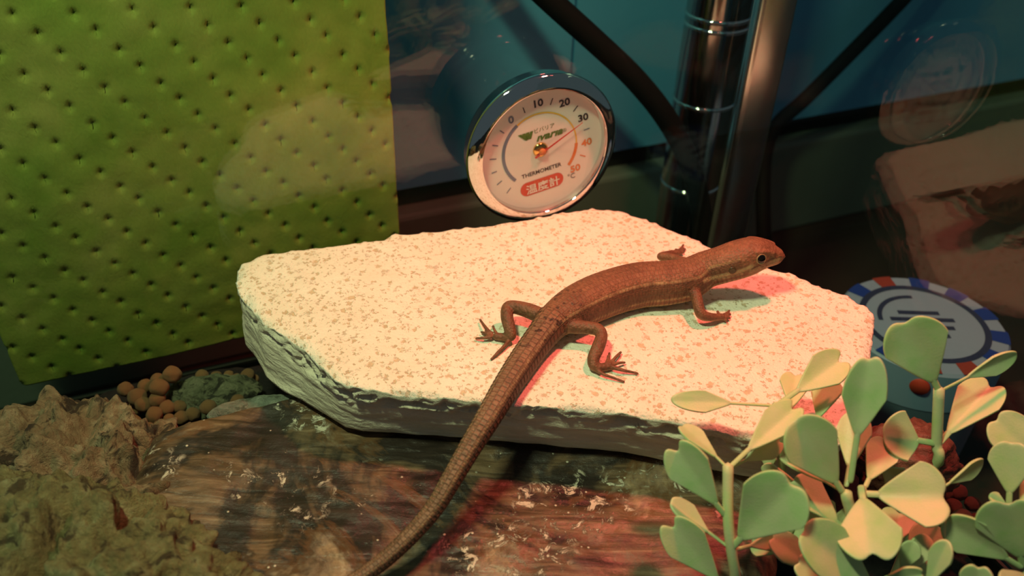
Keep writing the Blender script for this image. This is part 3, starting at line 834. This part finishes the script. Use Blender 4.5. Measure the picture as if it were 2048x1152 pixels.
# far fore limb
limb([(1392, 535, .0072, 13), (1362, 522, .0050, 10), (1336, 514, .0042, 9), (1322, 513, .0036, 8.5), (1334, 509, .0022, 7.5), (1348, 506, .0016, 6.5), (1357, 505, .0013, 6)])
for pts in ([(1344, 506, .0014, 3.5), (1343, 501, .0012, 2.6)], [(1354, 503, .0013, 3.6), (1362, 497, .0013, 3), (1367, 489, .0009, 2.5)], [(1357, 504, .0013, 3.6), (1366, 500, .0011, 2.8), (1371, 498, .0006, 2.4)],
            [(1350, 504, .0013, 3.4), (1352, 498, .0011, 2.6)], [(1357, 506, .0012, 3.4), (1368, 505, .0009, 2.6)]): limb(pts, 8)
# near hind limb
limb([(1108, 646, .0052, 17), (1140, 652, .0052, 15.5), (1172, 655, .0054, 13.5), (1195, 659, .0056, 13), (1203, 672, .0052, 12.5), (1196, 695, .0042, 13.5), (1187, 716, .0030, 12.5), (1188, 731, .0020, 11), (1202, 735, .0015, 9), (1220, 731, .0013, 9)])
for pts in ([(1212, 728, .0015, 4), (1217, 716, .0015, 3.4), (1219, 706, .0008, 2.6)], [(1221, 727, .0014, 4.4), (1232, 714, .0016, 3.8), (1242, 704, .0009, 3)], [(1224, 730, .0013, 4.4), (1238, 726, .0014, 3.6), (1250, 725, .0008, 3)],
            [(1222, 734, .0013, 5), (1240, 739, .0015, 4.2), (1258, 743, .0011, 3.4), (1276, 747, .0006, 2.6)], [(1190, 738, .0016, 5), (1206, 748, .0014, 3.8), (1228, 756, .0010, 3.2), (1249, 764, .0005, 2.3)]): limb(pts, 8)
# far hind limb
limb([(1098, 640, .0052, 17), (1064, 624, .0056, 16), (1034, 615, .0058, 14), (1016, 615, .0056, 12.5), (1014, 634, .0048, 13), (1019, 655, .0036, 12.5), (1022, 672, .0022, 10.5), (1010, 674, .0015, 8.5), (990, 672, .0013, 7.5)])
for pts in ([(994, 669, .0014, 4), (989, 660, .0015, 3.2), (986, 652, .0008, 2.6)], [(983, 668, .0014, 4.4), (972, 656, .0016, 3.8), (960, 639, .0008, 2.6)], [(983, 671, .0013, 4.2), (972, 667, .0013, 3.4), (962, 664, .0007, 2.8)],
            [(982, 674, .0013, 4.4), (968, 676, .0011, 3.6), (951, 677, .0006, 2.8)], [(1019, 680, .0015, 5), (1008, 693, .0013, 4.2), (994, 707, .0010, 3.6), (982, 719, .0005, 2.4)]): limb(pts, 8)
bmesh.ops.recalc_face_normals(bm, faces=bm.faces)
me = bpy.data.meshes.new('tmp'); bm.to_mesh(me); bm.free()
tmp = bpy.data.objects.new('tmp', me); COL.objects.link(tmp)
rm = tmp.modifiers.new('remesh', 'REMESH'); rm.mode = 'VOXEL'; rm.voxel_size = 0.00027; rm.adaptivity = 0
sm = tmp.modifiers.new('smooth', 'SMOOTH'); sm.factor = 0.5; sm.iterations = 4
bpy.context.view_layer.update()
lz = bpy.data.meshes.new_from_object(tmp.evaluated_get(bpy.context.evaluated_depsgraph_get()))
bpy.data.objects.remove(tmp); lz.name = 'lizard'
NV = len(lz.vertices)
co = np.empty(NV * 3, np.float32); lz.vertices.foreach_get('co', co); co = co.reshape(-1, 3).astype(float)
nm = np.empty(NV * 3, np.float32); lz.vertices.foreach_get('normal', nm); nm = nm.reshape(-1, 3).astype(float)
# spine frame
T = np.gradient(cpos, axis=0); T /= np.linalg.norm(T, axis=1)[:, None]
U = np.array([0, 0, 1.0]) - T * T[:, 2:3]; U /= np.linalg.norm(U, axis=1)[:, None]
W = np.cross(T, U)
arc_s = np.concatenate([[0], np.cumsum(np.linalg.norm(np.diff(cpos, axis=0), axis=1))])
best = np.full(NV, 1e9); idx = np.zeros(NV, int)
for i0 in range(0, NV, 20000):
    d = np.linalg.norm(co[i0:i0 + 20000, None, :] - cpos[None], axis=2)
    k = d.argmin(1); idx[i0:i0 + 20000] = k
    best[i0:i0 + 20000] = d[np.arange(len(k)), k] - crad[k]
lb = np.full(NV, 1e9)
for P, r in limbs:
    d = np.linalg.norm(co[:, None, :] - P[None], axis=2) - r[None]
    lb = np.minimum(lb, d.min(1))
is_limb = lb + 0.0003 < best
rel = co - cpos[idx]
s = arc_s[idx] + (rel * T[idx]).sum(1)
th_ = np.arctan2((rel * W[idx]).sum(1), (rel * U[idx]).sum(1))       # 0 on the back, +-pi on the belly
at_ = np.abs(th_)
s_hip = arc_s[14 * 12]; s_neck = arc_s[6 * 12]; s_head = arc_s[5 * 12]; s_sh = arc_s[8 * 12]
tail = np.clip((s - s_hip) / 0.006, 0, 1)
# real relief: rows of overlapping scales on the back and in whorls round the tail
row = np.where(s > s_hip, 0.0021 - 0.0007 * np.clip((s - s_hip) / 0.10, 0, 1), 0.00125)
ncol = np.where(s > s_hip, 12.0, 22.0)
phase = np.mod(s / row, 1.0)
keel = np.abs(np.mod(th_ / (2 * np.pi) * ncol + 0.5, 1.0) - 0.5) * 2
amp = np.where(s > s_hip, 0.00013, 0.00005) * np.where(s < s_neck, 0.0, 1.0) * (at_ < 2.4)
amp = np.where(is_limb, 0, amp)
co = co + nm * (amp * ((phase - 0.5) * 0.9 + (0.5 - keel) * 0.7))[:, None]
lz.vertices.foreach_set('co', co.astype(np.float32).ravel())
# colours of the markings
def n3(sc, off=0): return np.array([noise.noise(Vector(c * sc + off)) for c in co])
rnd = n3(420); rnd2 = n3(150, 9.0)
brown = np.array([0.235, 0.105, 0.055]); dark = np.array([0.10, 0.045, 0.026]); pale = np.array([0.46, 0.33, 0.17]); belly = np.array([0.42, 0.31, 0.16]); tailc = np.array([0.24, 0.135, 0.078]); black = np.array([0.03, 0.017, 0.012])
colr = np.tile(brown, (NV, 1))
def blend(mask, c):
    global colr
    mask = np.clip(mask, 0, 1)[:, None]; colr = colr * (1 - mask) + c * mask
band = lambda v, c, wd: np.exp(-((v - c) / wd) ** 2)
body = (~is_limb).astype(float)
trunk = body * (s > s_head)
blend(tail * body, tailc)
flank = np.clip((at_ - 1.0) / 0.15, 0, 1) * np.clip((1.85 - at_) / 0.2, 0, 1) * body * (s > s_head) * (1 - tail)
blend(0.55 * flank, dark)
blend(trunk * band(at_, 0.92, 0.07) * 0.42 * np.clip(1 + rnd, 0.5, 1.5), pale)                                              # dorsolateral stripe
blend(trunk * band(at_, 1.04, 0.05) * 0.6, black)
blend(trunk * (s > s_neck - .004) * (1 - tail) * band(at_, 1.78, 0.07) * (0.55 + 0.6 * rnd) * 1.1, pale)      # pale broken line low on the flank
blend(body * np.clip((at_ - 2.0) / 0.2, 0, 1) * 0.9, belly)
cellx = np.mod(s / 0.0011, 1.0)
blend(trunk * (1 - tail) * (at_ > 1.65) * (at_ < 2.5) * (cellx < 0.28) * 0.6, dark)                            # dark joints of the belly plates
blend(body * tail * np.clip((at_ - 0.72) / 0.1, 0, 1) * (at_ < 2.0) * 0.75, dark)                                                  # darker side of the tail
blend(body * tail * band(at_, 0.70, 0.08) * 0.55, pale * 0.8)
blend(body * tail * band(at_, 1.0, 0.10) * 0.5, black)
near_hip = np.exp(-((s - s_hip) / 0.014) ** 2) + 0.4 * tail
blend(body * near_hip * (at_ < 0.95) * (n3(760, 4.0) + 0.4 * rnd > 0.40) * 0.75, black)                                  # dark flecks over the hips
blend(body * tail * (phase < 0.14) * 0.22, black)
colr = colr * (1 + 0.22 * np.clip(rnd + rnd2, -1, 1))[:, None]
blend(is_limb * np.clip(0.25 + rnd, 0, 0.6), dark)
blend(is_limb * np.clip((-nm[:, 2] - 0.1) * 2, 0, 0.6), belly)
# markings on the near side of the head, located on its surface
tri = BVHTree.FromPolygons([Vector(c) for c in co], [tuple(p.vertices) for p in lz.polygons])
def hit(x, y):
    h = tri.ray_cast(CAMLOC, ray(x, y).normalized()); return h
def paint_line(px, wid, c, k=0.9):
    P = []
    for x, y in px:
        h = hit(x, y)
        if h[0] is not None: P.append(np.array(h[0]))
    if len(P) < 2: return
    P = catmull(P, 10)
    d = np.min(np.linalg.norm(co[:, None, :] - P[None], axis=2), axis=1)
    blend(k * np.clip(1.5 - d / wid, 0, 1), c)
paint_line([(1410, 561), (1422, 557), (1435, 554), (1450, 550), (1466, 547), (1480, 543), (1492, 538), (1503, 533)], 0.0006, pale, 0.9)
paint_line([(1563, 516), (1552, 520), (1538, 526), (1520, 534), (1502, 541)], 0.00045, pale * 0.75, 0.7)
paint_line([(1555, 524), (1540, 531), (1520, 539), (1502, 545)], 0.0006, pale * 0.9, 0.7)
paint_line([(1563, 513), (1548, 517), (1536, 522), (1516, 532), (1504, 538)], 0.00022, black, 0.7)
paint_line([(1567, 503), (1564, 505)], 0.0003, black, 0.8)
paint_line([(1388, 584), (1380, 590), (1372, 588)], 0.0005, dark, 0.7)
ca = lz.color_attributes.new('skin_color', 'FLOAT_COLOR', 'POINT')
ca.data.foreach_set('color', np.concatenate([colr, np.ones((NV, 1))], 1).astype(np.float32).ravel())
ua = lz.attributes.new('scale_uv', 'FLOAT_VECTOR', 'POINT')
uvv = np.stack([s / row, th_ / (2 * np.pi) * ncol, np.where(s > s_hip, 0.65, np.where(s < s_neck, 0.0, 0.24))], 1)
uvv[is_limb] = np.stack([co[is_limb, 0] * 900, co[is_limb, 1] * 900 + co[is_limb, 2] * 900, np.zeros(is_limb.sum())], 1)
ua.data.foreach_set('vector', uvv.astype(np.float32).ravel())
lz.materials.clear()
liz = link('lizard', lz, M['skin'])
tag(liz, 'brown long tailed lizard basking on the cream stone, head raised', 'lizard')
# eye and eardrum
def on_head(name, x, y, prof, mat, sink=0.0, parent=None):
    h = hit(x, y); nn = h[1]
    bm = bmesh.new(); bm_lathe(bm, prof, 32)
    o = from_bm(name, bm, mat, parent or liz)
    o.matrix_world = Matrix.Translation(h[0] - nn * sink) @ nn.to_track_quat('Z', 'Y').to_matrix().to_4x4()
    return o
pe = px2m(10, hit(1523, 518)[0])
ly_ = on_head('eyelid', 1523, 518.5, [(pe * 1.12, -0.0006), (pe * 1.08, 0.00004), (pe * 0.98, 0.00012), (pe * 0.88, 0.00006), (pe * 0.8, -0.0004)], M['eyelid'])
ey_ = on_head('eye', 1523, 518, [(pe * 0.92, -0.0005)] + [(pe * 0.92 * math.cos(a), -0.0001 + pe * 0.42 * math.sin(a)) for a in [i * math.pi / 16 for i in range(8)]] + [(0, -0.0001 + pe * 0.42)], M['eye'])
on_head('eardrum', 1465, 541, [(pe * 0.75, -0.0004), (pe * 0.72, 0.00015), (pe * 0.4, 0.0001), (0, 0.00002)], M['ear'])

# ------------------------------------------------------------------ artificial plants
def leaf_mesh(length, width, notch, fold, curl, stalk, twist=0.0, seed=0):
    """obovate blade with a rounded (notched) tip, wedge shaped foot and a short stalk"""
    rows, cols = 12, 14
    vs, fs = [], []
    asym = 0.10 * math.sin(seed * 2.3)
    def put(x, y):
        t = y
        z = fold * abs(x) ** 1.12 * width / 2 - curl * length * t * t + 0.035 * width * noise.noise(Vector((x * 1.3 + seed, t * 2.2, seed * 1.7)))
        X = x * width / 2
        if twist: X, z = X * math.cos(twist * t) - z * math.sin(twist * t), z * math.cos(twist * t) + X * math.sin(twist * t)
        vs.append((X, y * length, z))
    for i in range(cols + 1):
        x = math.sin((-1 + 2 * i / cols) * math.pi / 2); a = abs(x)
        top = 0.68 + 0.32 * math.sqrt(max(0, 1 - a ** 2.2)) * (1 + asym * x) - notch * math.exp(-(x / 0.20) ** 2)
        bot = stalk + (0.68 - stalk) * a ** 1.12
        for j in range(rows + 1): put(x, bot + (top - bot) * j / rows)
    for i in range(cols):
        for j in range(rows):
            q = i * (rows + 1) + j; fs.append((q, q + rows + 1, q + rows + 2, q + 1))
    k = len(vs); hw_ = min(0.16, 0.0016 / width)
    for j in range(7):
        y = (stalk + 0.10) * j / 6
        put(-hw_, y); put(hw_, y)
    for j in range(6): fs.append((k + 2 * j, k + 2 * j + 1, k + 2 * j + 3, k + 2 * j + 2))
    me = bpy.data.meshes.new('leaf'); me.from_pydata(vs, [], fs); return me
leaf_no = [0]
def leaf(parent, b, db, t, dt, wpx, roll=0, notch=0.12, fold=0.25, curl=0.06, stalk=0.18, twist=0.0):
    leaf_no[0] += 1
    B = at_depth(*b, db); Tp = at_depth(*t, dt)
    ax = Tp - B; L = ax.length; ax.normalize()
    nv = (CAMLOC - (B + Tp) / 2).normalized(); nv = (nv - ax * nv.dot(ax)).normalized()
    nv = Matrix.Rotation(R(roll), 3, ax) @ nv
    sx = ax.cross(nv)
    wd = px2m(wpx, (B + Tp) / 2) / max(0.35, abs(math.cos(R(roll))))
    me = leaf_mesh(L, wd, notch, fold, curl, stalk, R(twist), leaf_no[0])
    o = link('leaf', me, M['leaf'], parent)
    m = Matrix((sx, ax, nv)).transposed().to_4x4(); m.translation = B
    o.matrix_local = Matrix.Translation(-parent.location) @ m
    sd = o.modifiers.new('thickness', 'SOLIDIFY'); sd.thickness = 0.00055; sd.offset = 0
    ss = o.modifiers.new('round', 'SUBSURF'); ss.levels = 1; ss.render_levels = 1
    return o
def stem(parent, pts, wpx):
    P = [at_depth(x, y, d) for x, y, d in pts]; Cc = catmull(P, 6)
    bm = bmesh.new(); r = px2m(wpx, P[0]) / 2
    bm_tube(bm, Cc, [r] * len(Cc), 12)
    o = from_bm('stem', bm, M['leaf']); o.parent = parent; o.location = -parent.location; return o
def ground_under(p):
    h = plate_tree.ray_cast(Vector((p.x, p.y, 0.2)), Vector((0, 0, -1)))
    z = h[0].z if h[0] is not None else None
    if z is None:
        h = subtree.ray_cast(Vector((p.x, p.y, 0.2)), Vector((0, 0, -1))); z = h[0].z if h[0] is not None else 0.006
    return Vector((p.x, p.y, z))
def pix(p):
    q = CAMROT.transposed() @ (p - CAMLOC); return (1024 + FPX * q.x / -q.z, 576 - FPX * q.y / -q.z, -q.z)
def plant(lab, foot):
    g = ground_under(at_depth(*foot)); o = empty('artificial_plant', g); tag(o, lab, 'plant'); return o, pix(g)
# A: sprig with a bare stem in front of the stone
A, fa = plant('artificial plant with pale notched leaves on a bare stem before the stone', (1476, 1190, .181))
stem(A, [fa, (1470, 1150, .178), (1462, 1095, .1755), (1456, 1030, .1745), (1456, 932, .1745)], 21)
leaf(A, (1452, 1032), .1745, (1342, 886), .171, 84, -18, .16, .30, .05, .12)
leaf(A, (1455, 936), .1745, (1362, 846), .180, 34, 50, .05, .2, .04, .18)
leaf(A, (1458, 936), .1745, (1598, 806), .182, 66, -10, .14, .25, -.02, .22)
leaf(A, (1460, 936), .1750, (1572, 878), .186, 44, 28, .12, .2, .03, .22)
leaf(A, (1462, 1096), .1755, (1592, 958), .164, 134, 12, .10, .28, .04, .10)
leaf(A, (1458, 1096), .1755, (1334, 1006), .176, 40, 40, .02, .35, -.05, .30)
leaf(A, (1452, 1178), .1770, (1334, 1040), .172, 84, -10, .16, .22, .05, .10)
leaf(A, (1466, 1100), .176, (1600, 1068), .186, 52, 20, .12, .2, .05, .2)
# B: low rosette behind
B, fb = plant('artificial plant with slender leaves spreading over the stone front edge', (1570, 985, .196))
stem(B, [fb, (1566, 900, .192), (1552, 808, .187)], 15)
leaf(B, (1552, 812), .187, (1345, 798), .186, 44, 12, .0, .25, .08, .40)
leaf(B, (1552, 812), .187, (1694, 712), .190, 74, -8, .15, .35, .00, .25)
leaf(B, (1580, 830), .190, (1592, 742), .198, 58, 8, .10, .2, .05, .1)
leaf(B, (1632, 850), .192, (1664, 762), .197, 54, -35, .08, .2, .03, .1)
leaf(B, (1556, 850), .190, (1520, 930), .194, 50, 20, .1, .2, .05, .1)
leaf(B, (1560, 900), .192, (1640, 920), .196, 60, 20, .1, .2, .05, .1)
# C: bushy sprig
Cp, fc = plant('bushy artificial plant with many broad pale green leaves, fullest of all', (1712, 1180, .185))
stem(Cp, [fc, (1700, 1080, .181), (1692, 985, .177)], 20)
stem(Cp, [(fc[0] + 6, fc[1], fc[2]), (1720, 1060, .182), (1724, 975, .178)], 15)
stem(Cp, [(fc[0] - 6, fc[1], fc[2]), (1664, 1060, .186), (1650, 1020, .188)], 17)
leaf(Cp, (1686, 985), .177, (1588, 838), .170, 112, 8, .04, .32, .03, .08)
leaf(Cp, (1682, 982), .177, (1560, 912), .182, 22, 60, .0, .2, .02, .2)
leaf(Cp, (1700, 968), .178, (1738, 704), .172, 82, 10, .05, .30, -.03, .34)
leaf(Cp, (1692, 975), .178, (1716, 820), .183, 66, -15, .08, .25, .02, .2)
leaf(Cp, (1730, 975), .180, (1776, 878), .187, 66, 10, .05, .2, .03, .1)
leaf(Cp, (1726, 988), .178, (1902, 995), .172, 128, -14, .10, .38, .02, .12)
leaf(Cp, (1722, 972), .178, (1746, 1120), .163, 124, 6, .16, .30, .10, .14)
leaf(Cp, (1870, 985), .178, (1967, 921), .182, 26, 55, .0, .2, .0, .25)
leaf(Cp, (1760, 1190), .172, (1606, 1058), .166, 106, 18, .06, .28, .05, .05)
leaf(Cp, (1690, 1060), .180, (1582, 956), .183, 66, 38, .06, .25, .02, .08)
leaf(Cp, (1680, 1075), .181, (1620, 1010), .186, 76, 20, .06, .2, .03, .05)
leaf(Cp, (1655, 1160), .180, (1540, 1070), .180, 58, 20, .08, .3, .04, .1)
leaf(Cp, (1600, 965), .184, (1518, 945), .190, 50, -20, .1, .2, .03, .1)
leaf(Cp, (1560, 1110), .184, (1500, 1085), .186, 44, 20, .08, .2, .03, .1)
leaf(Cp, (1850, 1180), .170, (1896, 1082), .166, 44, -12, .0, .35, .03, .05)
leaf(Cp, (1800, 1150), .176, (1828, 1082), .174, 40, 10, .0, .3, .03, .05)
leaf(Cp, (1805, 1160), .175, (1856, 1070), .178, 44, 25, .0, .3, .03, .05)
leaf(Cp, (1740, 1165), .170, (1850, 1148), .166, 40, 30, .06, .3, .03, .1)
leaf(Cp, (1860, 1190), .178, (1850, 1040), .182, 70, 15, .05, .25, .03, .05)
leaf(Cp, (1945, 1215), .166, (1958, 1128), .162, 62, 0, .12, .25, .03, .05)
leaf(Cp, (1700, 1000), .182, (1660, 1100), .186, 70, -10, .1, .25, .03, .1)
leaf(Cp, (1640, 1120), .184, (1570, 1030), .188, 60, -10, .10, .25, .03, .1)
leaf(Cp, (1700, 1190), .176, (1590, 1120), .174, 62, 12, .10, .25, .03, .1)
leaf(Cp, (1780, 1100), .180, (1800, 1020), .186, 70, 10, .08, .25, .03, .1)
leaf(Cp, (1760, 930), .186, (1800, 960), .190, 50, 10, .08, .25, .03, .1)
# D: tall sprig
D, fdx = plant('tall artificial plant with an upright stem beside the red clay lump', (1862, 1010, .196))
stem(D, [fdx, (1868, 950, .192), (1873, 885, .189), (1878, 778, .185)], 18)
leaf(D, (1878, 782), .185, (1806, 636), .178, 124, 6, .09, .25, .03, .08)
leaf(D, (1880, 782), .185, (2027, 704), .188, 34, 42, .0, .3, -.05, .32)
leaf(D, (1878, 888), .189, (1992, 760), .192, 84, -15, .12, .30, .03, .10)
leaf(D, (1872, 888), .189, (1768, 868), .186, 96, 18, .06, .45, .10, .30)
# E: right edge
E, fe = plant('artificial plant with darker heart shaped leaves near the right pane', (2050, 1190, .178))
stem(E, [fe, (2055, 1130, .176), (2050, 1040, .176), (2050, 960, .178)], 18)
leaf(E, (2090, 935), .182, (1985, 832), .186, 84, 10, .10, .25, .03, .1)
leaf(E, (2018, 1012), .176, (2024, 880), .174, 80, -6, .05, .25, .02, .14)
leaf(E, (2046, 1132), .174, (2014, 996), .166, 134, 0, .14, .25, .05, .08)
leaf(E, (2046, 1136), .174, (1886, 1038), .172, 78, -22, .05, .3, .02, .14)
leaf(E, (2022, 1015), .177, (1978, 990), .178, 22, 40, .0, .2, .02, .2)
leaf(E, (2060, 1140), .170, (2010, 1180), .160, 60, 0, .1, .2, .02, .2)
